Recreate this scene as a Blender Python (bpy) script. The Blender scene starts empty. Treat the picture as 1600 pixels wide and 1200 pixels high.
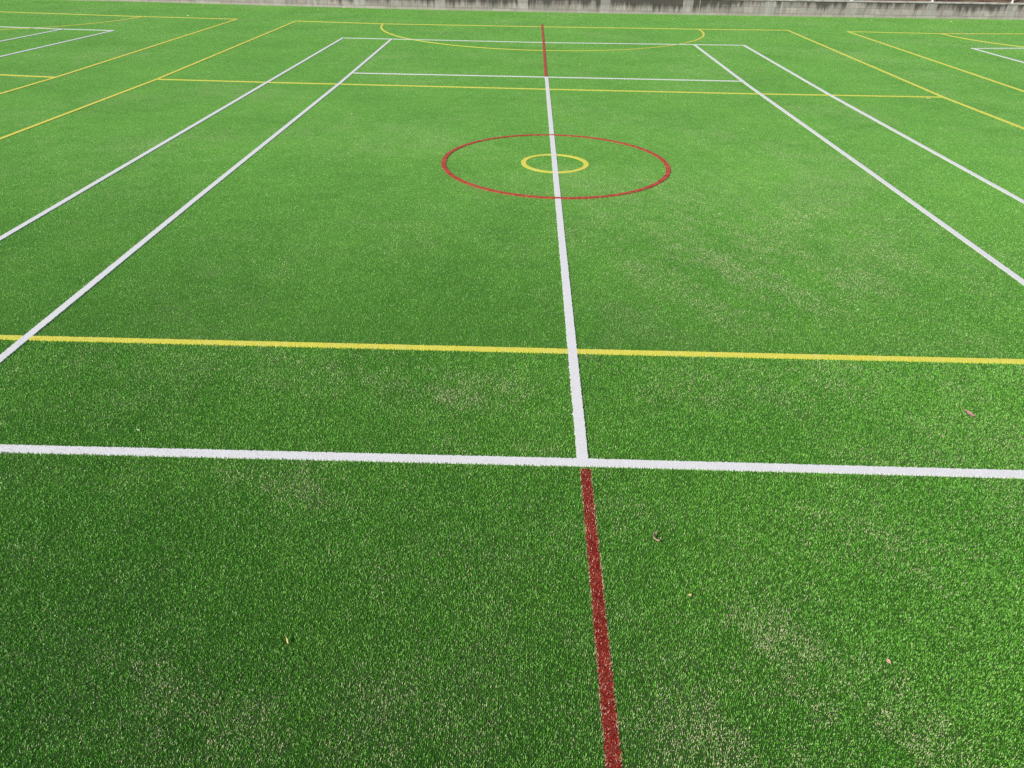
import bpy, math, random
import numpy as np
from mathutils import Vector, Matrix

random.seed(5)
RG = np.random.default_rng(11)
scene = bpy.context.scene
COL = scene.collection
R = math.radians

# ------------------------------------------------------------------ helpers
def link(o, parent=None):
    COL.objects.link(o)
    if parent is not None:
        o.parent = parent
    return o

def tag(o, label=None, cat=None, group=None, kind=None):
    if label: o['label'] = label
    if cat: o['category'] = cat
    if group: o['group'] = group
    if kind: o['kind'] = kind
    return o

def empty(name, loc):
    o = bpy.data.objects.new(name, None)
    o.empty_display_size = 0.1
    o.location = loc
    return link(o)

def np_mesh(name, V, polys_loops, polys_start, polys_total, mat, tint=None, extra=None):
    """mesh straight from numpy arrays"""
    me = bpy.data.meshes.new(name)
    me.vertices.add(len(V))
    me.vertices.foreach_set('co', np.ascontiguousarray(V, np.float32).ravel())
    me.loops.add(len(polys_loops))
    me.loops.foreach_set('vertex_index', np.ascontiguousarray(polys_loops, np.int32))
    me.polygons.add(len(polys_start))
    me.polygons.foreach_set('loop_start', np.ascontiguousarray(polys_start, np.int32))
    try:
        me.polygons.foreach_set('loop_total', np.ascontiguousarray(polys_total, np.int32))
    except Exception:
        pass
    if tint is not None:
        a = me.attributes.new('tint', 'FLOAT', 'POINT')
        a.data.foreach_set('value', np.ascontiguousarray(tint, np.float32))
    for k, arr in (extra or {}).items():
        a = me.attributes.new(k, 'FLOAT', 'POINT'); a.data.foreach_set('value', np.ascontiguousarray(arr, np.float32))
    me.polygons.foreach_set('use_smooth', np.zeros(len(polys_start), bool))
    me.update(calc_edges=True)
    me.materials.append(mat)
    return me

class Geo:
    """collects triangles and quads as numpy blocks, links ONE mesh object"""
    def __init__(self):
        self.V = []; self.T = []; self.tr = []; self.qd = []; self.n = 0; self.extra = {}
    def add(self, V, tris=None, quads=None, tint=0.5):
        V = np.asarray(V, float).reshape(-1, 3)
        self.V.append(V)
        t = np.full(len(V), tint) if np.isscalar(tint) else np.asarray(tint)
        self.T.append(t)
        if tris is not None and len(tris): self.tr.append(np.asarray(tris, np.int64) + self.n)
        if quads is not None and len(quads): self.qd.append(np.asarray(quads, np.int64) + self.n)
        self.n += len(V)
    def box(self, x0, x1, y0, y1, z0, z1):
        V = [(x0,y0,z0),(x1,y0,z0),(x1,y1,z0),(x0,y1,z0),(x0,y0,z1),(x1,y0,z1),(x1,y1,z1),(x0,y1,z1)]
        self.add(V, quads=[(0,3,2,1),(4,5,6,7),(0,1,5,4),(1,2,6,5),(2,3,7,6),(3,0,4,7)])
    def tube(self, a, b, r, n=12):
        a = np.array(a, float); b = np.array(b, float); d = (b - a) / np.linalg.norm(b - a)
        u = np.cross(d, [0.3, 0.9, 0.31]); u /= np.linalg.norm(u); w = np.cross(d, u)
        th = np.arange(n) * 2 * math.pi / n
        ring = np.outer(np.cos(th), u) * r + np.outer(np.sin(th), w) * r
        V = np.vstack([a + ring, b + ring, [a], [b]])
        q = [(i, (i+1) % n, n + (i+1) % n, n + i) for i in range(n)]
        t = [((i+1) % n, i, 2*n) for i in range(n)] + [(n+i, n+(i+1) % n, 2*n+1) for i in range(n)]
        self.add(V, tris=t, quads=q)
    def build(self, name, mat, parent=None, loc=(0, 0, 0)):
        V = np.vstack(self.V) - np.array(loc, float); T = np.concatenate(self.T)
        tr = np.vstack(self.tr) if self.tr else np.zeros((0, 3), np.int64)
        qd = np.vstack(self.qd) if self.qd else np.zeros((0, 4), np.int64)
        loops = np.concatenate([tr.ravel(), qd.ravel()])
        tot = np.concatenate([np.full(len(tr), 3), np.full(len(qd), 4)])
        st = np.concatenate([[0], np.cumsum(tot)[:-1]]) if len(tot) else np.zeros(0)
        me = np_mesh(name, V, loops, st, tot, mat, T, {k: np.concatenate(v) for k, v in self.extra.items()})
        o = bpy.data.objects.new(name, me); o.location = loc
        return link(o, parent)

# ------------------------------------------------------------------ materials
def new_mat(name):
    m = bpy.data.materials.new(name); m.use_nodes = True
    nt = m.node_tree; nt.nodes.clear()
    out = nt.nodes.new('ShaderNodeOutputMaterial')
    return m, nt, out

def nd(nt, t, **kw):
    n = nt.nodes.new(t)
    for k, v in kw.items(): setattr(n, k, v)
    return n

def noise(nt, vec, scale, detail=3.0, rough=0.55):
    n = nd(nt, 'ShaderNodeTexNoise')
    n.inputs['Scale'].default_value = scale; n.inputs['Detail'].default_value = detail
    n.inputs['Roughness'].default_value = rough
    nt.links.new(vec, n.inputs['Vector'])
    return n.outputs['Fac']

def ramp(nt, fac, stops, interp='LINEAR'):
    n = nd(nt, 'ShaderNodeValToRGB'); n.color_ramp.interpolation = interp
    e = n.color_ramp.elements
    while len(e) < len(stops): e.new(0.5)
    for el, (p, c) in zip(e, stops):
        el.position = p; el.color = (*c, 1) if len(c) == 3 else c
    nt.links.new(fac, n.inputs['Fac'])
    return n.outputs['Color']

def mathn(nt, op, a, b=None, clamp=False):
    n = nd(nt, 'ShaderNodeMath', operation=op); n.use_clamp = clamp
    for i, v in enumerate((a, b)):
        if v is None: continue
        if isinstance(v, (int, float)): n.inputs[i].default_value = v
        else: nt.links.new(v, n.inputs[i])
    return n.outputs[0]

def mix(nt, fac, a, b, mode='MIX'):
    n = nd(nt, 'ShaderNodeMix', data_type='RGBA', blend_type=mode)
    for s, v in ((n.inputs[0], fac), (n.inputs[6], a), (n.inputs[7], b)):
        if isinstance(v, (int, float)): s.default_value = v
        elif isinstance(v, tuple): s.default_value = (*v, 1)
        else: nt.links.new(v, s)
    return n.outputs[2]

def mapped(nt, scale=(1, 1, 1)):
    tc = nd(nt, 'ShaderNodeTexCoord'); mp = nd(nt, 'ShaderNodeMapping')
    mp.inputs['Scale'].default_value = scale
    nt.links.new(tc.outputs['Object'], mp.inputs['Vector'])
    return mp.outputs['Vector']

def surf(nt, out, color, rough=0.6, spec=0.3, transl=0.0, bump=None, bstr=0.3, bdist=0.01):
    p = nd(nt, 'ShaderNodeBsdfPrincipled')
    if isinstance(color, tuple): p.inputs['Base Color'].default_value = (*color, 1)
    else: nt.links.new(color, p.inputs['Base Color'])
    if isinstance(rough, (int, float)): p.inputs['Roughness'].default_value = rough
    else: nt.links.new(rough, p.inputs['Roughness'])
    p.inputs['Specular IOR Level'].default_value = spec
    if bump is not None:
        b = nd(nt, 'ShaderNodeBump'); b.inputs['Strength'].default_value = bstr; b.inputs['Distance'].default_value = bdist
        nt.links.new(bump, b.inputs['Height']); nt.links.new(b.outputs['Normal'], p.inputs['Normal'])
    sh = p.outputs[0]
    if transl > 0:
        t = nd(nt, 'ShaderNodeBsdfTranslucent')
        if isinstance(color, tuple): t.inputs['Color'].default_value = (*color, 1)
        else: nt.links.new(color, t.inputs['Color'])
        ms = nd(nt, 'ShaderNodeMixShader'); ms.inputs[0].default_value = transl
        nt.links.new(sh, ms.inputs[1]); nt.links.new(t.outputs[0], ms.inputs[2]); sh = ms.outputs[0]
    nt.links.new(sh, out.inputs['Surface'])

def wear_mask(nt, vec):
    """worn, sandy patches of the pile (0..1)"""
    a = noise(nt, vec, 0.42, 2.0, 0.5)
    b = noise(nt, vec, 2.6, 5.0, 0.62)
    c = noise(nt, vec, 11.0, 2.0, 0.5)
    s = mathn(nt, 'ADD', mathn(nt, 'MULTIPLY', a, 0.45), mathn(nt, 'MULTIPLY', b, 0.40))
    s = mathn(nt, 'ADD', s, mathn(nt, 'MULTIPLY', c, 0.15))
    n = nd(nt, 'ShaderNodeMapRange'); n.clamp = True
    n.inputs['From Min'].default_value = 0.50; n.inputs['From Max'].default_value = 0.64
    nt.links.new(s, n.inputs['Value'])
    return n.outputs[0]

G_DARK = (0.040, 0.210, 0.011); G_MID = (0.125, 0.455, 0.036); G_LIGHT = (0.33, 0.66, 0.15); G_TAN = (0.70, 0.67, 0.42)

def grass_colour(nt, tint, far=None):
    vec = mapped(nt)
    w = wear_mask(nt, vec)
    base = ramp(nt, tint, [(0.0, G_DARK), (0.45, G_MID), (0.85, G_LIGHT), (0.93, (0.34, 0.62, 0.17)), (1.0, (0.55, 0.72, 0.42))])
    hue = noise(nt, vec, 1.1, 3.0)
    base = mix(nt, mathn(nt, 'MULTIPLY', hue, 0.22), base, (0.19, 0.40, 0.045))
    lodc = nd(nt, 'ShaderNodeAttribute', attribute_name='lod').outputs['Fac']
    base = mix(nt, mathn(nt, 'MINIMUM', mathn(nt, 'MULTIPLY', lodc if far is None else far, 1.0), 0.62), base, (0.190, 0.475, 0.078))  # lightens with distance: grazing light on the pile put into the colour
    m1 = noise(nt, vec, 0.55, 3.0, 0.6); m2 = noise(nt, vec, 4.5, 4.0, 0.7)
    mm = mathn(nt, 'ADD', mathn(nt, 'MULTIPLY', m1, 0.55), mathn(nt, 'MULTIPLY', m2, 0.45))
    base = mix(nt, 1.0, base, ramp(nt, mm, [(0.32, (0.78, 0.82, 0.78)), (0.5, (1.0, 1.0, 1.0)), (0.68, (1.22, 1.14, 1.18))]), 'MULTIPLY')
    # share of straw-coloured fibres grows in worn patches: those whose tint exceeds a threshold
    pick = nd(nt, 'ShaderNodeMath', operation='FRACT'); m7 = mathn(nt, 'MULTIPLY', tint, 7.31)
    nt.links.new(m7, pick.inputs[0])
    share = mathn(nt, 'ADD', mathn(nt, 'MULTIPLY', w, 0.15), 0.012)
    wn = nd(nt, 'ShaderNodeAttribute', attribute_name='worn').outputs['Fac']
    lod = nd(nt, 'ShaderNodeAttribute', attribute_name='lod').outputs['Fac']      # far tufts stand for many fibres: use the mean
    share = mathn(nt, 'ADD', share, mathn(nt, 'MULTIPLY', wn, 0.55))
    share = mathn(nt, 'ADD', share, mathn(nt, 'MULTIPLY', lod, 0.10))  # extra tan with distance paints in the far sheen and haze
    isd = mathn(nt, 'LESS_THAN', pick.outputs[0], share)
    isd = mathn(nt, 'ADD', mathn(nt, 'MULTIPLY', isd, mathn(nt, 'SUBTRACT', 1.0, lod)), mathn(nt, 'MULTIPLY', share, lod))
    return mix(nt, mathn(nt, 'MULTIPLY', isd, 0.85), base, G_TAN)

def mat_blades():
    m, nt, out = new_mat('turf_fibre')
    at = nd(nt, 'ShaderNodeAttribute', attribute_name='tint')
    surf(nt, out, grass_colour(nt, at.outputs['Fac']), rough=0.36, spec=0.4, transl=0.10)
    return m

def mat_turf():
    m, nt, out = new_mat('turf_backing')
    vec = mapped(nt)
    f = noise(nt, vec, 160.0, 3.0, 0.7)
    g = noise(nt, vec, 45.0, 3.0, 0.7)
    t = mathn(nt, 'ADD', mathn(nt, 'MULTIPLY', f, 0.7), mathn(nt, 'MULTIPLY', g, 0.5))
    n = nd(nt, 'ShaderNodeMapRange'); n.clamp = True
    n.inputs['From Min'].default_value = 0.38; n.inputs['From Max'].default_value = 0.86
    nt.links.new(t, n.inputs['Value'])
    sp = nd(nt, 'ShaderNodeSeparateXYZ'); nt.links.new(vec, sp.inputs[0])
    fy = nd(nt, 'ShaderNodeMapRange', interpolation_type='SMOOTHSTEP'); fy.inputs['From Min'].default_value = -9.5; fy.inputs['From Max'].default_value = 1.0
    fy.inputs['To Min'].default_value = 0.88; fy.inputs['To Max'].default_value = 0.34  # painted brightness falloff: shaded gaps near, sunlit pile far
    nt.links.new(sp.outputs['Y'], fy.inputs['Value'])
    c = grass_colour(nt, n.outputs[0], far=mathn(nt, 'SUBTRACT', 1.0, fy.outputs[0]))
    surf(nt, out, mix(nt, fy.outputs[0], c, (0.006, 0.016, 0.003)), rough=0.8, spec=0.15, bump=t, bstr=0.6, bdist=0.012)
    return m

def mat_line(name, dark, mid, light, spec=0.25, wear=(0.30, 0.33, 0.12), wamt=0.12, tip=None):
    m, nt, out = new_mat(name)
    at = nd(nt, 'ShaderNodeAttribute', attribute_name='tint')
    vec = mapped(nt)
    f = noise(nt, vec, 170.0, 2.0, 0.6)
    t = mathn(nt, 'ADD', at.outputs['Fac'], mathn(nt, 'MULTIPLY', mathn(nt, 'SUBTRACT', f, 0.5), 0.9), clamp=True)
    c = ramp(nt, t, [(0.0, dark), (0.5, mid), (0.9, light), (1.0, tip or light)])
    g = noise(nt, vec, 9.0, 4.0, 0.65)
    gm = nd(nt, 'ShaderNodeMapRange'); gm.clamp = True
    gm.inputs['From Min'].default_value = 0.52; gm.inputs['From Max'].default_value = 0.75
    gm.inputs['To Max'].default_value = wamt
    nt.links.new(g, gm.inputs['Value'])
    c = mix(nt, gm.outputs[0], c, wear)
    surf(nt, out, c, rough=0.55, spec=spec, transl=0.08, bump=f, bstr=0.25, bdist=0.004)
    return m

def mat_wall():
    m, nt, out = new_mat('stained_blockwork')
    tc = nd(nt, 'ShaderNodeTexCoord')
    sep = nd(nt, 'ShaderNodeSeparateXYZ'); nt.links.new(tc.outputs['Object'], sep.inputs[0])
    X, Z = sep.outputs['X'], sep.outputs['Z']
    # courses: joints at z = 0.09, 0.29, 0.49; blocks 0.39 long, half bond
    br = nd(nt, 'ShaderNodeTexBrick'); br.offset = 0.5
    cb = nd(nt, 'ShaderNodeCombineXYZ')
    nt.links.new(X, cb.inputs[0]); nt.links.new(mathn(nt, 'ADD', Z, 0.11), cb.inputs[1])
    nt.links.new(cb.outputs[0], br.inputs['Vector'])
    br.inputs['Scale'].default_value = 1.0; br.inputs['Brick Width'].default_value = 0.39; br.inputs['Row Height'].default_value = 0.20
    br.inputs['Mortar Size'].default_value = 0.006; br.inputs['Mortar Smooth'].default_value = 0.3
    br.inputs['Color1'].default_value = (0.26, 0.24, 0.225, 1); br.inputs['Color2'].default_value = (0.47, 0.43, 0.41, 1)
    br.inputs['Mortar'].default_value = (0.20, 0.17, 0.165, 1); br.inputs['Bias'].default_value = 0.0
    c = br.outputs['Color']
    vec = tc.outputs['Object']
    mott = noise(nt, vec, 6.0, 5.0, 0.65)
    c = mix(nt, 0.5, c, ramp(nt, mott, [(0.3, (0.45, 0.43, 0.42)), (0.7, (1.15, 1.1, 1.08))]), 'MULTIPLY')
    # tinted blocks: pinkish / greenish
    hue = noise(nt, mapped(nt, (2.2, 1, 5)), 1.0, 1.0)
    c = mix(nt, 0.28, c, ramp(nt, hue, [(0.35, (0.44, 0.34, 0.31)), (0.5, (0.42, 0.38, 0.36)), (0.65, (0.40, 0.39, 0.33))]))
    # runs of black weathering falling from the coping, ragged lower ends
    st = noise(nt, mapped(nt, (5.5, 1.0, 0.35)), 1.0, 5.0, 0.72)
    big = noise(nt, mapped(nt, (0.33, 1.0, 0.05)), 1.0, 1.5)
    depth = mathn(nt, 'ADD', mathn(nt, 'MULTIPLY', mathn(nt, 'SUBTRACT', st, 0.44), 2.6), mathn(nt, 'MULTIPLY', mathn(nt, 'SUBTRACT', big, 0.46), 1.7))
    xb = nd(nt, 'ShaderNodeMapRange', interpolation_type='SMOOTHSTEP'); xb.inputs['From Min'].default_value = -9.5; xb.inputs['From Max'].default_value = -3.0; nt.links.new(X, xb.inputs['Value'])
    xc = nd(nt, 'ShaderNodeMapRange', interpolation_type='SMOOTHSTEP'); xc.inputs['From Min'].default_value = 6.6; xc.inputs['From Max'].default_value = 7.6; nt.links.new(X, xc.inputs['Value'])
    depth = mathn(nt, 'ADD', depth, mathn(nt, 'MULTIPLY', mathn(nt, 'MULTIPLY', xb.outputs[0], mathn(nt, 'SUBTRACT', 1.0, xc.outputs[0])), 0.42))
    top = mathn(nt, 'DIVIDE', mathn(nt, 'SUBTRACT', Z, 0.30), 0.22)      # 0 at mid course, 1 at the top
    k = mathn(nt, 'ADD', depth, mathn(nt, 'MULTIPLY', top, 0.62))
    mr = nd(nt, 'ShaderNodeMapRange'); mr.clamp = True
    mr.inputs['From Min'].default_value = 0.18; mr.inputs['From Max'].default_value = 0.75; mr.inputs['To Max'].default_value = 0.86
    nt.links.new(k, mr.inputs['Value'])
    run = nd(nt, 'ShaderNodeMapRange'); run.clamp = True; run.inputs['From Min'].default_value = 0.50; run.inputs['From Max'].default_value = 0.66; run.inputs['To Max'].default_value = 0.45
    nt.links.new(noise(nt, mapped(nt, (9.0, 1.0, 0.8)), 1.0, 4.0, 0.7), run.inputs['Value'])
    c = mix(nt, run.outputs[0], c, (0.13, 0.115, 0.105))
    # filled, paler piers under the fence posts every 3 m
    fr = mathn(nt, 'FRACT', mathn(nt, 'ADD', mathn(nt, 'DIVIDE', mathn(nt, 'SUBTRACT', X, 14.35), 3.0), 30.5))
    pier = mathn(nt, 'LESS_THAN', mathn(nt, 'ABSOLUTE', mathn(nt, 'SUBTRACT', fr, 0.5)), 0.062)
    stain = mathn(nt, 'MULTIPLY', mr.outputs[0], mathn(nt, 'SUBTRACT', 1.0, mathn(nt, 'MULTIPLY', pier, 0.75)))
    c = mix(nt, mathn(nt, 'MULTIPLY', pier, 0.28), c, (0.52, 0.50, 0.49))
    c = mix(nt, stain, c, (0.050, 0.043, 0.038))
    # pale lime runs
    ef = noise(nt, mapped(nt, (16.0, 1.0, 0.25)), 1.0, 2.0, 0.5)
    efm = nd(nt, 'ShaderNodeMapRange'); efm.clamp = True
    efm.inputs['From Min'].default_value = 0.66; efm.inputs['From Max'].default_value = 0.74; efm.inputs['To Max'].default_value = 0.5
    nt.links.new(ef, efm.inputs['Value'])
    c = mix(nt, efm.outputs[0], c, (0.62, 0.59, 0.56))
    # sandy splash along the foot
    ft = nd(nt, 'ShaderNodeMapRange'); ft.clamp = True
    ft.inputs['From Min'].default_value = 0.09; ft.inputs['From Max'].default_value = 0.03; ft.inputs['To Max'].default_value = 0.5
    nt.links.new(mathn(nt, 'ADD', Z, mathn(nt, 'MULTIPLY', mathn(nt, 'SUBTRACT', mott, 0.5), 0.06)), ft.inputs['Value'])
    c = mix(nt, ft.outputs[0], c, (0.42, 0.38, 0.33))
    h = mathn(nt, 'SUBTRACT', mott, mathn(nt, 'MULTIPLY', br.outputs['Fac'], 1.2))
    surf(nt, out, c, rough=0.9, spec=0.15, bump=h, bstr=0.5, bdist=0.01)
    return m

def mat_simple(name, stops, scale, detail=4.0, rough=0.8, spec=0.2, stretch=(1, 1, 1), bstr=0.3, bdist=0.01, transl=0.0):
    m, nt, out = new_mat(name)
    f = noise(nt, mapped(nt, stretch), scale, detail, 0.65)
    surf(nt, out, ramp(nt, f, stops), rough=rough, spec=spec, bump=f, bstr=bstr, bdist=bdist, transl=transl)
    return m

def mat_leaf(name, c1, c2, c3):
    m, nt, out = new_mat(name)
    vec = mapped(nt)
    f = noise(nt, vec, 60.0, 4.0, 0.6)
    c = ramp(nt, f, [(0.3, c1), (0.5, c2), (0.72, c3)])
    surf(nt, out, c, rough=0.6, spec=0.3, transl=0.15, bump=f, bstr=0.3, bdist=0.002)
    return m

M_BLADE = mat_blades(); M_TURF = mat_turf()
M_WHITE = mat_line('white_fibre', (0.66, 0.655, 0.65), (0.72, 0.71, 0.715), (0.76, 0.75, 0.755), wear=(0.62, 0.62, 0.56), wamt=0.25)
M_YELLOW = mat_line('yellow_fibre', (0.60, 0.53, 0.03), (0.70, 0.645, 0.08), (0.77, 0.73, 0.23), wear=(0.70, 0.66, 0.28), wamt=0.5)
M_RED = mat_line('red_fibre', (0.13, 0.008, 0.006), (0.41, 0.046, 0.024), (0.60, 0.18, 0.10), tip=(0.85, 0.60, 0.45), wear=(0.36, 0.12, 0.07), wamt=0.35)
M_WALL = mat_wall()
M_COPE = mat_simple('coping_concrete', [(0.3, (0.22, 0.20, 0.18)), (0.5, (0.42, 0.39, 0.36)), (0.75, (0.55, 0.52, 0.49))], 4.0)
M_POST = mat_simple('white_post_paint', [(0.3, (0.62, 0.63, 0.64)), (0.7, (0.78, 0.79, 0.80))], 8.0, rough=0.4, spec=0.4, bstr=0.05)
M_WIRE = mat_simple('galvanised_wire', [(0.3, (0.40, 0.41, 0.42)), (0.7, (0.55, 0.56, 0.57))], 20.0, rough=0.45, spec=0.5, bstr=0.05)
M_SOIL = mat_simple('garden_soil', [(0.28, (0.045, 0.028, 0.02)), (0.48, (0.13, 0.075, 0.05)), (0.62, (0.20, 0.15, 0.09)), (0.78, (0.13, 0.14, 0.07))], 1.6, detail=8.0, bstr=0.8, bdist=0.05)

# ------------------------------------------------------------------ camera, sky and sun
CAM = np.array((-0.387703, -9.784184, 2.699866))
cd = bpy.data.cameras.new('camera'); cam = bpy.data.objects.new('camera', cd); link(cam)
cam.location = CAM
cam.rotation_euler = (1.00260420, -0.0163936705, 0.0234687661)
cd.sensor_fit = 'HORIZONTAL'; cd.sensor_width = 36.0; cd.lens = 36.0 * 1126.71774 / 1600.0
cd.clip_start = 0.05; cd.clip_end = 600
scene.camera = cam

SUN_EL, SUN_DIR = 38.0, Vector((-0.72, -0.69, 0)).normalized()       # towards the sun, on the ground
w = bpy.data.worlds.new('World'); scene.world = w; w.use_nodes = True
nt = w.node_tree; bg = nt.nodes['Background']
sky = nt.nodes.new('ShaderNodeTexSky'); sky.sky_type = 'NISHITA'; sky.sun_disc = False
sky.sun_elevation = R(SUN_EL); sky.sun_rotation = math.atan2(SUN_DIR.x, SUN_DIR.y)
nt.links.new(sky.outputs[0], bg.inputs['Color']); bg.inputs['Strength'].default_value = 0.10
sd = bpy.data.lights.new('sun', 'SUN'); sd.energy = 5.0; sd.angle = R(0.53); sd.color = (1.0, 0.955, 0.89)
so = bpy.data.objects.new('sun', sd); link(so)
v = Vector((SUN_DIR.x * math.cos(R(SUN_EL)), SUN_DIR.y * math.cos(R(SUN_EL)), math.sin(R(SUN_EL))))
so.rotation_euler = v.to_track_quat('Z', 'Y').to_euler(); so.location = (-20, -12, 25)
scene.view_settings.view_transform = 'Standard'; scene.view_settings.look = 'None'
scene.cycles.use_denoising = False
scene.view_settings.exposure = 0.0; scene.view_settings.gamma = 1.0

# ------------------------------------------------------------------ court markings (metres; origin = middle of the main court)
def arc_pts(cx, cy, r, a0, a1, n=96):
    a = np.radians(np.linspace(a0, a1, n))
    return np.c_[cx + r * np.cos(a), cy + r * np.sin(a)]

def P(*p): return np.array(p, float)

MAIN, LFT, RGT = 'main court', 'left court', 'right court'
# (name, category, colour, points, width, z, closed, label)
W_, Y_, D_ = 0.066, 0.060, 0.060
LINES = [
 ('tennis_line', 'W', P((-4.12, -6.436), (0, -6.412), (4.21, -6.408)), W_, 'wide white service line crossing the whole foreground, met by the red line from below'),
 ('tennis_line', 'W', P((0, -6.44), (0.0, 6.42)), W_, 'white centre service line running up the middle through both rings'),
 ('tennis_line', 'W', P((-4.05, 6.40), (4.09, 6.43)), W_, 'far white service line just beyond the far yellow cross line, under the red centre line'),
 ('tennis_line', 'W', P((-4.125, -11.9), (-4.118, -6.4), (-4.125, -1.9), (-4.078, 5.13), (-4.119, 11.63)), W_, 'inner white sideline on the left, crossing the near yellow line at the photo edge'),
 ('tennis_line', 'W', P((4.21, -11.9), (4.205, -3.6), (4.175, 0), (4.10, 6.0), (4.119, 11.85)), W_, 'inner white sideline on the right, running off the right edge mid height'),
 ('tennis_line', 'W', P((-5.55, -11.9), (-5.537, -3.16), (-5.509, 1.52), (-5.447, 11.72)), W_, 'outer white sideline on the left, second long white line from the left edge'),
 ('tennis_line', 'W', P((5.58, -11.9), (5.56, -1.23), (5.47, 5.09), (5.49, 11.95)), W_, 'outer white sideline on the right, nearest white line to the right yellow sideline'),
 ('tennis_line', 'W', P((-5.48, 11.707), (0, 11.64), (5.52, 11.935)), W_, 'far white baseline cut by the yellow goal arc'),
 ('tennis_line', 'W', P((-12.30, 5.0), (-12.20, 7.47), (-11.97, 12.24)), W_, 'lower white sideline of the neighbouring court in the upper left corner'),
 ('tennis_line', 'W', P((-13.85, 6.6), (-13.63, 9.75), (-13.448, 12.30)), W_, 'short inner white sideline of the neighbouring court at the left edge'),
 ('tennis_line', 'W', P((-19.0, 12.85), (-15.36, 12.51), (-13.45, 12.30), (-11.94, 12.22)), W_, 'white baseline of the neighbouring court in the upper left corner'),
 ('tennis_line', 'W', P((11.95, 6.0), (11.903, 9.88), (11.866, 12.30)), W_, 'white sideline of the neighbouring court, slanting off the upper right edge'),
 ('tennis_line', 'W', P((11.83, 12.27), (13.435, 12.56), (16.5, 12.9)), W_, 'short white baseline of the neighbouring court in the upper right corner'),
 ('netball_line', 'Y', P((-7.95, -5.125), (-4.3, -5.10), (0, -5.087), (3.37, -5.065), (7.75, -5.03)), Y_, 'broad yellow cross line in the foreground, just above the white service line'),
 ('netball_line', 'Y', P((-7.68, 5.25), (-5.5, 5.18), (0, 5.10), (4.16, 5.10), (7.67, 5.18)), Y_, 'far yellow cross line, long and thin, between the rings and the far white service line'),
 ('netball_line', 'Y', P((-8.0, -11.9), (-7.95, -4), (-7.86, 0.56), (-7.684, 5.25), (-7.732, 15.37)), Y_, 'left yellow sideline of the main court, meeting the far yellow cross line'),
 ('netball_line', 'Y', P((7.85, -11.9), (7.80, 0), (7.775, 2.65), (7.671, 5.18), (7.778, 15.65)), Y_, 'right yellow sideline of the main court, meeting the far yellow cross line'),
 ('netball_line', 'Y', P((-7.76, 15.352), (-4.9, 15.10), (0, 15.20), (4.9, 15.42), (7.80, 15.629)), Y_, 'yellow goal line of the main court closing off the big arc'),
 ('goal_arc', 'Y', arc_pts(0.0, 15.12, 4.93, 180.5, 363.5), Y_, 'large yellow half circle bulging towards the viewer from the far goal line'),
 ('netball_line', 'Y', P((-10.0, -1.0), (-9.752, 3.56), (-9.673, 5.22), (-9.658, 15.55)), Y_, 'right yellow sideline of the left hand neighbouring court, ending at a sharp far corner'),
 ('netball_line', 'Y', P((-9.63, 15.534), (-12.773, 15.685), (-17.67, 16.19), (-22.0, 16.6)), Y_, 'yellow goal line of the left hand court, highest line at upper left'),
 ('netball_line', 'Y', P((-9.67, 5.22), (-10.88, 5.36), (-15.0, 5.8)), Y_, 'short yellow cross line stub at the left edge of the photo'),
 ('goal_arc', 'Y', arc_pts(-17.43, 15.9, 4.68, 357.5, 270), Y_, 'piece of yellow goal arc in the upper left corner crossing a white baseline'),
 ('netball_line', 'Y', P((9.74, -1.0), (9.69, 3.0), (9.677, 5.98), (9.669, 15.64)), Y_, 'left yellow sideline of the right hand neighbouring court'),
 ('netball_line', 'Y', P((9.64, 15.624), (12.5, 15.60), (15.4, 16.0), (20.0, 16.4)), Y_, 'yellow goal line of the right hand court, highest line at upper right'),
 ('goal_arc', 'Y', arc_pts(17.25, 15.75, 4.68, 182.5, 270), Y_, 'piece of yellow goal arc in the upper right corner'),
 ('centre_ring', 'Y', arc_pts(0.003, -0.035, 0.420, 0, 360, 181), 0.066, 'small yellow ring in the middle of the court inside the larger red ring'),
 ('centre_ring', 'R', arc_pts(0.010, 0.0, 1.497, 0, 360, 361), 0.060, 'large thin red ring around the small yellow ring'),
 ('centre_line', 'R', P((0.005, -12.0), (0.010, -6.47)), D_, 'dark red line in the foreground running down from the white service line'),
 ('centre_line', 'R', P((-0.012, 6.44), (0.008, 11.0), (0.017, 15.82)), D_, 'far red line continuing the white centre line past the goal line'),
]
MATS = {'W': M_WHITE, 'Y': M_YELLOW, 'R': M_RED}
ZTOP = {'Y': 0.0110, 'W': 0.0122, 'R': 0.0134}
CATS = {'tennis_line': 'court line', 'netball_line': 'court line', 'goal_arc': 'goal arc', 'centre_ring': 'court ring', 'centre_line': 'court line'}

def resample(pts, step):
    d = np.r_[0, np.cumsum(np.hypot(*np.diff(pts, axis=0).T))]
    n = max(2, int(d[-1] / step) + 1)
    s = np.linspace(0, d[-1], n)
    return np.c_[np.interp(s, d, pts[:, 0]), np.interp(s, d, pts[:, 1])]

def in_line(q, pts, hw):
    """which of the points q lie within hw of the polyline"""
    res = np.zeros(len(q), bool)
    for a, b in zip(pts[:-1], pts[1:]):
        d = b - a; L2 = d @ d
        lo = np.minimum(a, b) - hw; hi = np.maximum(a, b) + hw
        c = np.nonzero((q[:, 0] > lo[0]) & (q[:, 0] < hi[0]) & (q[:, 1] > lo[1]) & (q[:, 1] < hi[1]))[0]
        if not len(c): continue
        t = ((q[c] - a) @ d) / L2
        ok = (t >= 0) & (t <= 1)
        off = np.abs((q[c, 0] - a[0]) * d[1] - (q[c, 1] - a[1]) * d[0]) / math.sqrt(L2)
        res[c[ok & (off < hw)]] = True
    return res

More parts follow.
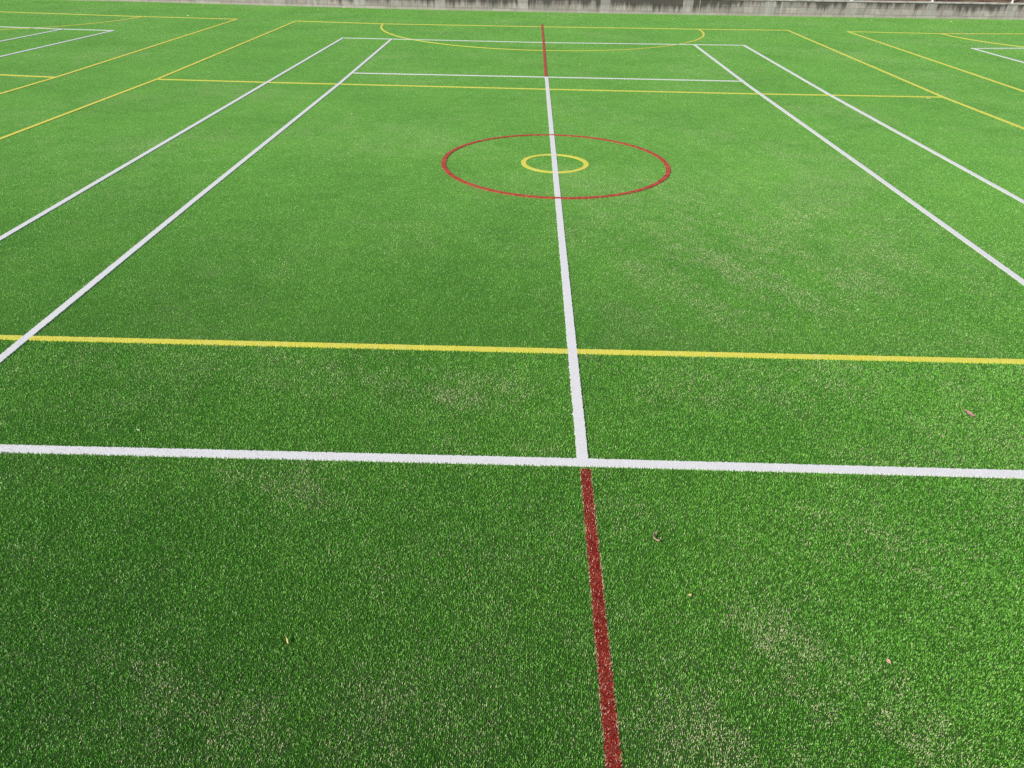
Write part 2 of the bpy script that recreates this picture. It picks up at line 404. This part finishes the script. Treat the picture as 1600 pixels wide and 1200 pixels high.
# ------------------------------------------------------------------ the wall's line (foot of the wall on the turf)
WALLP = P((-34, 20.62), (-15.5, 20.45), (-5.7, 19.72), (2.0, 19.68), (8.35, 19.95), (18.0, 20.50), (34, 21.2))
def wall_y(x): return np.interp(x, WALLP[:, 0], WALLP[:, 1])

# ------------------------------------------------------------------ turf fibres: real blades, broader and sparser with distance
def make_blades(G, xy, z0, length, width, lean, tint, fine, bias=0.3):
    n = len(xy)
    ph = RG.uniform(0, 2 * math.pi, n)
    dx, dy = np.cos(ph), np.sin(ph)
    dx, dy = dx + bias * 0.5, dy + bias * 1.6                     # slight brush of the pile
    nn = np.hypot(dx, dy); dx /= nn; dy /= nn
    tw = ph + RG.uniform(-1.2, 1.2, n) + math.pi / 2
    wx, wy = np.cos(tw) * width / 2, np.sin(tw) * width / 2
    s1, c1 = np.sin(lean * 0.55), np.cos(lean * 0.55)
    lean2 = np.minimum(lean * 1.9, 1.6)
    s2, c2 = np.sin(lean2), np.cos(lean2)
    h = length * 0.6; k = length * 0.4
    b = np.c_[xy, np.full(n, z0) if np.isscalar(z0) else z0]
    wv = np.c_[wx, wy, np.zeros(n)]
    mid = b + np.c_[dx * s1 * h, dy * s1 * h, c1 * h]
    tip = mid + np.c_[dx * s2 * k, dy * s2 * k, c2 * k]
    if fine:
        V = np.stack([b - wv, b + wv, mid + wv * 0.9, mid - wv * 0.9, tip], 1).reshape(-1, 3)
        i = np.arange(n)[:, None] * 5
        G.add(V, tris=i + np.array([[3, 2, 4]]), quads=i + np.array([[0, 1, 2, 3]]), tint=np.repeat(tint, 5))
    else:
        V = np.stack([b - wv, b + wv, tip], 1).reshape(-1, 3)
        i = np.arange(n)[:, None] * 3
        G.add(V, tris=i + np.array([[0, 1, 2]]), tint=np.repeat(tint, 3))

N_BL = 3400000
DENS0 = 44000.0
dyg = np.linspace(0.85, 31.0, 4000)
dist = np.sqrt(dyg ** 2 + 2.7 ** 2)
sc = np.maximum(1.0, dist / 3.4)
halfw = 0.73 * dyg + 1.25
pdf = DENS0 / sc ** 1.5 * 2 * halfw
cdf = np.r_[0, np.cumsum((pdf[1:] + pdf[:-1]) / 2 * np.diff(dyg))]
N = int(min(N_BL, cdf[-1])); print('BLADES', N, cdf[-1])
u = RG.uniform(0, cdf[-1], N)
dyv = np.interp(u, cdf, dyg)
hw = 0.73 * dyv + 1.25
bx = CAM[0] + RG.uniform(-1, 1, N) * hw - 0.015 * dyv
by = CAM[1] + dyv
ok = by < wall_y(bx) - 0.015
bx, by, dyv = bx[ok], by[ok], dyv[ok]
bs = np.maximum(1.0, np.sqrt(dyv ** 2 + 2.7 ** 2) / 3.4)
XY = np.c_[bx, by]
# fibres stand in tufts: pull part of the near ones together
tuft = 0.0085
cell = np.floor(XY / tuft); hsh = np.modf(np.sin(cell @ np.array([12.9898, 78.233])) * 43758.5453)[0]
cen = (cell + 0.5 + 0.35 * np.c_[hsh, np.roll(hsh, 1)]) * tuft
near = bs < 1.7
XY[near] = XY[near] * 0.55 + cen[near] * 0.45
owner = np.full(len(XY), -1)
order = {'Y': 0, 'W': 1, 'R': 2}
for i in sorted(range(len(LINES)), key=lambda i: order[LINES[i][1]]):
    name, colr, pts, wd, label = LINES[i]
    m = in_line(XY, pts, wd / 2 - 0.001)
    owner[m] = i
th = np.modf(np.abs(np.sin(cell @ np.array([39.346, 11.135])) * 24634.6345))[0]      # one random number per tuft
tint_all = np.clip(0.55 * RG.beta(1.7, 2.0, len(XY)) + 0.45 * th, 0, 0.9)
painted_glint = RG.random(len(XY)) < 0.045
tint_all[painted_glint] = RG.uniform(0.92, 1.0, painted_glint.sum())  # glossy reflections painted as near-white fibre colour

# worn patches seen in the photograph, in metres on the pitch: x, y, half length, half width, strength
WORN = [(-1.25,-5.55,.55,.16,.9),(-.75,-5.75,.35,.12,.8),(-.45,-6.3,.25,.12,.9),(1.15,-3.6,.6,.35,.8),(1.7,-3.0,.6,.35,.7),(1.35,-4.4,.5,.25,.7),(2.2,-3.9,.5,.3,.6),
        (1.3,-2.2,.9,.4,.6),(2.6,-1.9,1.0,.4,.6),(2.9,-3.4,.7,.4,.6),(1.1,-.9,.9,.4,.5),(-1.5,-8.12,.35,.16,.9),(-.9,-8.2,.3,.15,.7),(1.0,-7.95,.28,.18,.9),(.75,-7.6,.2,.14,.7),
        (.9,-8.2,.3,.12,.8),(.35,-8.1,.2,.15,.6),(-1.6,-6.75,.3,.12,.6),(-1.9,-6.6,.3,.12,.6),(.2,-6.9,.2,.12,.5),(2.0,-5.3,.5,.15,.6),(-3.4,-5.5,.5,.14,.5),(1.6,-7.0,.4,.2,.5),
        (-2.1,-7.9,.2,.15,.5),(-.9,-7.3,.3,.15,.4),(.9,-5.6,.5,.15,.5),(-2.6,-5.2,.6,.2,.4),(-2.0,-3.0,1.0,.4,.3),(3.0,1.0,1.6,.6,.45),(1.6,3.0,1.6,.7,.4),(-2.4,.8,1.2,.5,.3),(0.0,-2.8,.6,.3,.3)]
worn = np.zeros(len(XY))
for (x, y, a, b, k) in WORN:
    rr = ((XY[:, 0] - x) / (1.45 * a)) ** 2 + ((XY[:, 1] - y) / (1.5 * b)) ** 2
    worn += 0.72 * k * np.exp(-rr)
# ragged: modulate by a random-phase wave field
wf = sum(np.sin(XY @ RG.normal(0, sgm, 2) + RG.uniform(0, 6.28)) for sgm in (6, 8, 10, 14, 18, 24, 30, 40)) / 2.8
worn = np.clip(worn * np.clip(0.55 + 0.65 * wf, 0, 1.6), 0, 1)
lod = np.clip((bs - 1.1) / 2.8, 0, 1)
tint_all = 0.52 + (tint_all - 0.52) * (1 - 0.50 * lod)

grass = Geo(); grass.extra = {'worn': [], 'lod': []}
free = owner < 0
for fine in (True, False):
    m = free & ((bs < 1.6) == fine)
    n = int(m.sum()); s = bs[m]
    make_blades(grass, XY[m], -0.001, 0.0128 * (1 - 0.60 * lod[m]) * RG.uniform(0.75, 1.15, n) * (0.75 + 0.5 * th[m]), 0.0021 * s ** 1.02 * RG.uniform(0.7, 1.3, n),
                RG.uniform(0.0, 0.60, n) + 0.20 * lod[m] * RG.random(n), tint_all[m], fine)
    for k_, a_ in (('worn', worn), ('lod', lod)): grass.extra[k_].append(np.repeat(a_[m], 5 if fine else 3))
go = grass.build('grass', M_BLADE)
tag(go, 'green artificial grass fibres covering the pitch, straw coloured in worn patches', 'grass', kind='stuff')

# each marking: a strip of coloured fibre with a ragged edge, plus standing blades where it is close to the viewer
for i, (name, colr, pts, wd, label) in enumerate(LINES):
    G = Geo()
    c = pts.mean(0)
    if abs(c[0]) > 9 or c[1] > 14.5: wd *= 1.25 if name != 'goal_arc' and not (colr == 'Y' and c[1] > 14.5) else 1.55
    elif colr == 'Y' and c[1] > -3 and name == 'netball_line': wd *= 1.15
    near_d = np.min(np.hypot(pts[:, 0] - CAM[0], pts[:, 1] - CAM[1]))
    rs = resample(pts, 0.006 if near_d < 8.5 and name != 'centre_ring' else 0.02)
    n = len(rs)
    tg = np.gradient(rs, axis=0); tg /= np.linalg.norm(tg, axis=1)[:, None]
    nv = np.c_[-tg[:, 1], tg[:, 0]]
    d = np.hypot(rs[:, 0] - CAM[0], rs[:, 1] - CAM[1])
    jit = 0.0022 if colr != 'R' else 0.003
    wob = 0.004 * np.sin(np.linspace(0, len(rs) * 0.01, n) * 1.7 + i)
    e1 = wd / 2 + RG.normal(0, jit, n); e2 = wd / 2 + RG.normal(0, jit, n)
    z = ZTOP[colr] + 0.00012 * (i % 9)
    if name == 'centre_line' and near_d < 8.5: z = 0.0085
    A = rs + nv * e1[:, None]; B = rs - nv * e2[:, None]
    zz = z - 0.0045 * np.clip((d - 4.2) / 4.5, 0, 1)
    if name == 'centre_line' and near_d < 8.5: zz = np.full(n, 0.0035)
    V = np.vstack([np.c_[A, np.full(n, -0.002)], np.c_[A, zz], np.c_[B, zz], np.c_[B, np.full(n, -0.002)]])
    k = np.arange(n - 1)
    q = np.vstack([np.c_[k + j * n, k + 1 + j * n, k + 1 + (j + 1) * n, k + (j + 1) * n] for j in range(3)])
    G.add(V, quads=q[:, ::-1], tint=np.clip(RG.normal(0.5 if colr != 'R' else (0.12 if name == 'centre_line' and near_d < 8.5 else 0.55), 0.10, 4 * n), 0, 1))
    m = owner == i
    for fine in (True, False):
        mm = m & ((bs < 1.6) == fine)
        if colr == 'W': mm &= RG.random(len(mm)) < 0.4
        nb = int(mm.sum())
        if nb == 0 or (not fine and bs[mm].min() > 3): continue
        if not fine: mm &= bs < 3; nb = int(mm.sum())
        s = bs[mm]
        nl_ = name == 'centre_line'
        zb = -0.001 if nl_ else z - 0.006 - 0.0045 * np.clip((np.hypot(XY[mm, 0] - CAM[0], XY[mm, 1] - CAM[1]) - 4.2) / 4.5, 0, 1)
        make_blades(G, XY[mm], zb, (0.0165 if nl_ else 0.013 - 0.003 * np.clip(s - 1.3, 0, 1)) * RG.uniform(0.7, 1.25, nb), 0.0022 * s * RG.uniform(0.7, 1.3, nb),
                    RG.uniform(0.3, 1.3, nb), np.where(RG.random(nb) < (0.14 if nl_ else 0), 0.97, RG.beta(1.6, 1.6, nb) * (0.80 if colr == 'R' else 1.0)), fine)  # pale share of the red fibres: glints painted as colour
    if name == 'centre_line' and near_d < 8.5:      # pale frayed fibres along both edges of the red strip
        for side in (1, -1):
            sel = np.nonzero(RG.random(n) < 0.8)[0]; nb = len(sel)
            p = rs[sel] + side * nv[sel] * (wd / 2 - 0.001 + RG.uniform(-0.003, 0.006, nb))[:, None]
            make_blades(G, p, -0.001, 0.0165 * RG.uniform(0.7, 1.2, nb), 0.0020 * RG.uniform(0.7, 1.3, nb), RG.uniform(0.3, 1.2, nb), np.full(nb, 1.6), True)
    o = G.build(name, MATS[colr], loc=(float(c[0]), float(c[1]), 0.0))
    tag(o, label, CATS[name])

# ------------------------------------------------------------------ ground sheet
G = Geo(); G.add([(-220, -220, 0), (220, -220, 0), (220, 220, 0), (-220, 220, 0)], quads=[(0, 1, 2, 3)])
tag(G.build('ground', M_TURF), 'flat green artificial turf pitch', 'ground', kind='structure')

# ------------------------------------------------------------------ block wall
def ribbon(G, prof, step=0.25, x0=-34, x1=34):
    """sweep a closed (dy, z) profile along the wall line"""
    xs = np.arange(x0, x1 + 1e-6, step); ys = wall_y(xs); n = len(xs); m = len(prof)
    V = np.vstack([np.c_[xs, ys + p[0], np.full(n, p[1])] for p in prof])
    k = np.arange(n - 1); q = []
    for j in range(m):
        a, b = j * n, ((j + 1) % m) * n
        q.append(np.c_[k + a, k + 1 + a, k + 1 + b, k + b])
    G.add(V, quads=np.vstack(q))
wall = empty('block_wall', (0, 19.68, 0))
tag(wall, 'low grey concrete block wall with black weather stains along the back of the turf', 'wall')
off = (0, 19.68, 0)
def sub(G, name, mat, parent, base):
    o = G.build(name, mat, parent, loc=base); o.location = (0, 0, 0); return o
G = Geo(); ribbon(G, [(0, -0.05), (0, 0.492), (0.19, 0.492), (0.19, -0.05)]); sub(G, 'wall_face', M_WALL, wall, off)
G = Geo(); ribbon(G, [(-0.018, 0.495), (-0.022, 0.532), (-0.014, 0.54), (0.204, 0.54), (0.21, 0.532), (0.205, 0.495)]); sub(G, 'coping', M_COPE, wall, off)

# raised garden bed behind the wall
nx, ny = 137, 24
gx = np.linspace(-34, 34, nx); gt = np.linspace(0, 1, ny)
GX, GT = np.meshgrid(gx, gt)
GY = wall_y(GX) + 0.192 + GT ** 1.6 * 14
GZ = 0.47 + GT * 1.1 + 0.03 * np.sin(GX * 3.1 + GT * 40) * np.sin(GX * 7.7) + 0.04 * RG.random(GX.shape)
idx = np.arange(nx * ny).reshape(ny, nx)
G = Geo(); G.add(np.c_[GX.ravel(), GY.ravel(), GZ.ravel()], quads=np.c_[idx[:-1, :-1].ravel(), idx[:-1, 1:].ravel(), idx[1:, 1:].ravel(), idx[1:, :-1].ravel()])
tag(G.build('terrain', M_SOIL), 'raised bed of brown earth behind the block wall', 'garden bed', kind='structure')

# dead leaves lying on the bed
M_LIT = mat_simple('leaf_litter', [(0.3, (0.10, 0.05, 0.03)), (0.45, (0.30, 0.13, 0.06)), (0.6, (0.42, 0.22, 0.10)), (0.75, (0.20, 0.19, 0.09))], 3.0, detail=6.0)
G = Geo(); n = 9000
lx = RG.uniform(-2, 22, n); lt = RG.random(n) ** 1.5; ly = wall_y(lx) + 0.22 + lt * 1.8; lz = 0.50 + lt * 0.22 + RG.uniform(0, 0.03, n)
a = RG.uniform(0, 2 * math.pi, n); L = RG.uniform(0.03, 0.07, n); W = L * RG.uniform(0.3, 0.5, n)
d1 = np.c_[np.cos(a), np.sin(a), RG.uniform(-0.3, 0.5, n)] * L[:, None]; d2 = np.c_[-np.sin(a), np.cos(a), RG.uniform(-0.4, 0.4, n)] * W[:, None]
c = np.c_[lx, ly, lz]
V = np.stack([c - d1, c + d2, c + d1, c - d2], 1).reshape(-1, 3)
G.add(V, quads=np.arange(4 * n).reshape(-1, 4))
tag(G.build('leaf_litter', M_LIT), 'brown leaf litter on the earth behind the wall', 'leaf litter', kind='stuff')

# post and rail fence standing on the wall, seen only as the feet of its posts
fence = empty('fence', (14.35, float(wall_y(14.35)) + 0.10, 0.54))
tag(fence, 'white post fence standing on top of the block wall', 'fence')
px = [14.35 + 3 * k for k in range(-14, 6)]
for x in px:
    G = Geo(); y = float(wall_y(x)) + 0.10
    G.tube((x, y, 0.53), (x, y, 1.75), 0.030); G.box(x - 0.06, x + 0.06, y - 0.06, y + 0.06, 0.538, 0.548)
    o = G.build('post', M_POST, fence, loc=tuple(fence.location)); o.location = (0, 0, 0)
for zr in (0.95, 1.35, 1.72):
    G = Geo()
    for a, b in zip(px[:-1], px[1:]):
        G.tube((a, float(wall_y(a)) + 0.10, zr), (b, float(wall_y(b)) + 0.10, zr), 0.02)
    o = G.build('rail', M_WIRE, fence, loc=tuple(fence.location)); o.location = (0, 0, 0)

# ------------------------------------------------------------------ fallen leaves
def leaf_mesh(name, L, W, curl, cup, mat, stalk=True, twist=0.0, nl=14, nw=6, thick=0.0006, shape=1.0):
    """a curled leaf along +X: curl bends it end to end, cup folds its two halves upward"""
    rows = []
    for i in range(nl + 1):
        t = i / nl
        half = W / 2 * (math.sin(math.pi * min(1, t ** shape * 0.97 + 0.015)) ** 0.8)
        ang = curl * (t - 0.5)
        if abs(curl) > 1e-3:
            Rr = L / curl; cx, cz = Rr * math.sin(ang), Rr * (1 - math.cos(ang))
        else: cx, cz = L * (t - 0.5), 0
        tx, tz = math.cos(ang), math.sin(ang); nx_, nz_ = -tz, tx
        row = []
        for j in range(nw + 1):
            s = (j / nw) * 2 - 1
            yy = half * math.sin(cup * s) / cup if cup > 1e-3 else half * s
            up = half * (1 - math.cos(cup * s)) / cup if cup > 1e-3 else 0
            up += 0.03 * W * math.sin(9 * t + 3 * s)
            y2 = yy * math.cos(twist * (t - .5)) - up * math.sin(twist * (t - .5)); u2 = yy * math.sin(twist * (t - .5)) + up * math.cos(twist * (t - .5))
            row.append((cx + nx_ * u2, y2, cz + nz_ * u2))
        rows.append(row)
    V = np.array(rows).reshape(-1, 3); m = nw + 1
    q = [(i * m + j, (i + 1) * m + j, (i + 1) * m + j + 1, i * m + j + 1) for i in range(nl) for j in range(nw)]
    G = Geo(); G.add(V, quads=q)
    if stalk:
        a = V[nw // 2]; d = V[nw // 2] - V[m + nw // 2]; d = d / np.linalg.norm(d)
        G.tube(a - d * 0.002, a + d * L * 0.28 + np.array([0, 0, 0.004]), 0.0009, 6)
    o = G.build(name, mat)
    sm = o.modifiers.new('thickness', 'SOLIDIFY'); sm.thickness = thick
    for p in o.data.polygons: p.use_smooth = True
    return o

ML_BROWN = mat_leaf('leaf_brown_pink', (0.13, 0.06, 0.045), (0.36, 0.20, 0.17), (0.46, 0.31, 0.24))
ML_TAN = mat_leaf('leaf_tan', (0.42, 0.24, 0.14), (0.62, 0.43, 0.29), (0.74, 0.60, 0.45))
ML_YEL = mat_leaf('leaf_yellow', (0.52, 0.36, 0.08), (0.70, 0.60, 0.22), (0.80, 0.74, 0.42))
ML_PALE = mat_leaf('leaf_pale', (0.50, 0.52, 0.36), (0.66, 0.68, 0.50), (0.76, 0.76, 0.62))
ML_PINK = mat_leaf('leaf_pink', (0.48, 0.25, 0.17), (0.60, 0.36, 0.26), (0.68, 0.46, 0.34))

def place(o, x, y, z, rx, ry, rz, label, group=None):
    o.location = (x, y, z); o.rotation_euler = (R(rx), R(ry), R(rz))
    tag(o, label, 'leaf', group); return o

place(leaf_mesh('dead_leaf', 0.086, 0.034, 1.3, 1.1, ML_BROWN), 2.588, -5.80, 0.016, 15, 8, -55, 'curled brownish pink dead leaf near the right edge between the yellow and white lines')
place(leaf_mesh('dead_leaf', 0.092, 0.033, 2.9, 0.4, ML_TAN, stalk=False), 0.330, -7.035, 0.020, 60, 0, 92, 'tan dead leaf curled into a crescent right of the foreground red line')
place(leaf_mesh('dead_leaf', 0.036, 0.008, 0.5, 1.0, ML_YEL), -1.383, -7.735, 0.018, 35, 8, -62, 'slim pale yellow leaf on the dark turf at lower left')
place(leaf_mesh('dead_leaf', 0.020, 0.012, 0.8, 0.8, ML_YEL, stalk=False), 0.449, -7.406, 0.015, 20, 0, 5, 'tiny yellow leaf scrap below the tan crescent leaf')
place(leaf_mesh('dead_leaf', 0.022, 0.017, 0.4, 0.6, ML_PINK, stalk=False, shape=0.7), 1.252, -7.746, 0.016, 20, 10, -50, 'small pinkish tan leaf fragment at lower right')
place(leaf_mesh('dead_leaf', 0.028, 0.007, 0.5, 1.0, ML_PALE, stalk=False), -2.746, -6.223, 0.016, 20, 0, -25, 'pale green leaf sliver at left just above the white service line')

def back(uu, vv, z=0.02):
    f = 1126.71774
    d = cam.rotation_euler.to_matrix() @ Vector(((uu - 800) / f, -(vv - 600) / f, -1.0))
    t = (z - CAM[2]) / d.z
    return CAM[0] + t * d.x, CAM[1] + t * d.y
# far specks of leaf; coordinates in metres were surveyed from the photograph once and are real ground positions
FAR = [(294, 24.5, 'P', 'tiny pale leaf fleck on the yellow goal line of the left hand court'),
 (318, 9, 'P', 'pale leaf flecks at the wall foot behind the left hand court corner'),
 (120, 15.5, 'P', 'pale leaf fleck on the turf at the far upper left, beyond the goal line'),
 (106, 72, 'P', 'white leaf fleck lying between the left white and yellow sidelines'),
 (498, 12.5, 'P', 'white leaf fleck in front of the wall, left of the brightest one there'),
 (537, 11.3, 'P', 'bright white leaf fleck touching the wall foot left of the goal arc'),
 (679, 31, 'Y', 'tiny yellow leaf fleck just beyond the goal line, inside the arc width'),
 (704, 21.5, 'P', 'pale leaf fleck midway between wall and goal line, left of the red line'),
 (550, 177, 'P', 'tiny white leaf fleck between the left inner white sideline and the rings'),
 (497, 301, 'P', 'tiny white leaf fleck level with the near edge of the red ring, left side'),
 (953, 63, 'Y', 'pale yellow leaf fleck inside the goal arc just beyond the white baseline'),
 (906, 100, 'P', 'pale leaf fleck right of the far red line in front of the arc'),
 (1001, 119, 'P', 'tiny pale leaf fleck just beyond the far white service line'),
 (1003, 27.2, 'Y', 'dull yellow leaf fleck near the wall, left of a brighter flat one'),
 (1067, 27.4, 'Y', 'broad bright yellow leaf in front of the wall above the arc end'),
 (1190, 108, 'B', 'reddish brown leaf fleck between the two right white sidelines'),
 (1161, 201, 'P', 'tiny pale leaf fleck right of the red ring'),
 (1257, 30, 'Y', 'yellow leaf fleck near the wall beyond the right goal line corner'),
 (1312, 31, 'P', 'small white leaf fleck at the wall foot above the right court corner'),
 (1361, 31.7, 'P', 'brightest white leaf fleck near the wall at upper right'),
 (1415, 33, 'P', 'small white leaf fleck near the wall, right of the brightest one'),
 (1486, 33.6, 'Y', 'rightmost yellowish leaf fleck near the wall'),
 (1450, 153.5, 'Y', 'yellow leaf beside the right end of the far yellow cross line')]
for k, (uu, vv, c, lab) in enumerate(FAR):
    x, y = back(uu, vv)
    dd = math.hypot(x - CAM[0], y - CAM[1])
    L = (0.030 + 0.0019 * dd) * random.uniform(0.85, 1.25)
    if vv in (177, 301, 201, 100, 119): L *= 0.65
    if vv == 27.4: L = 0.20
    if vv in (9, 11.3, 31.7): L = 0.11
    o = leaf_mesh('dead_leaf', L, L * random.uniform(0.4, 0.6), random.uniform(0.5, 1.3), random.uniform(0.3, 0.9), {'P': ML_PALE, 'Y': ML_YEL, 'B': ML_BROWN}[c], stalk=False, nl=8, nw=4)
    place(o, x, y, 0.014, random.uniform(-30, 30), random.uniform(-12, 12), random.uniform(-40, 40), lab, 'leaf flecks scattered far out on the turf')
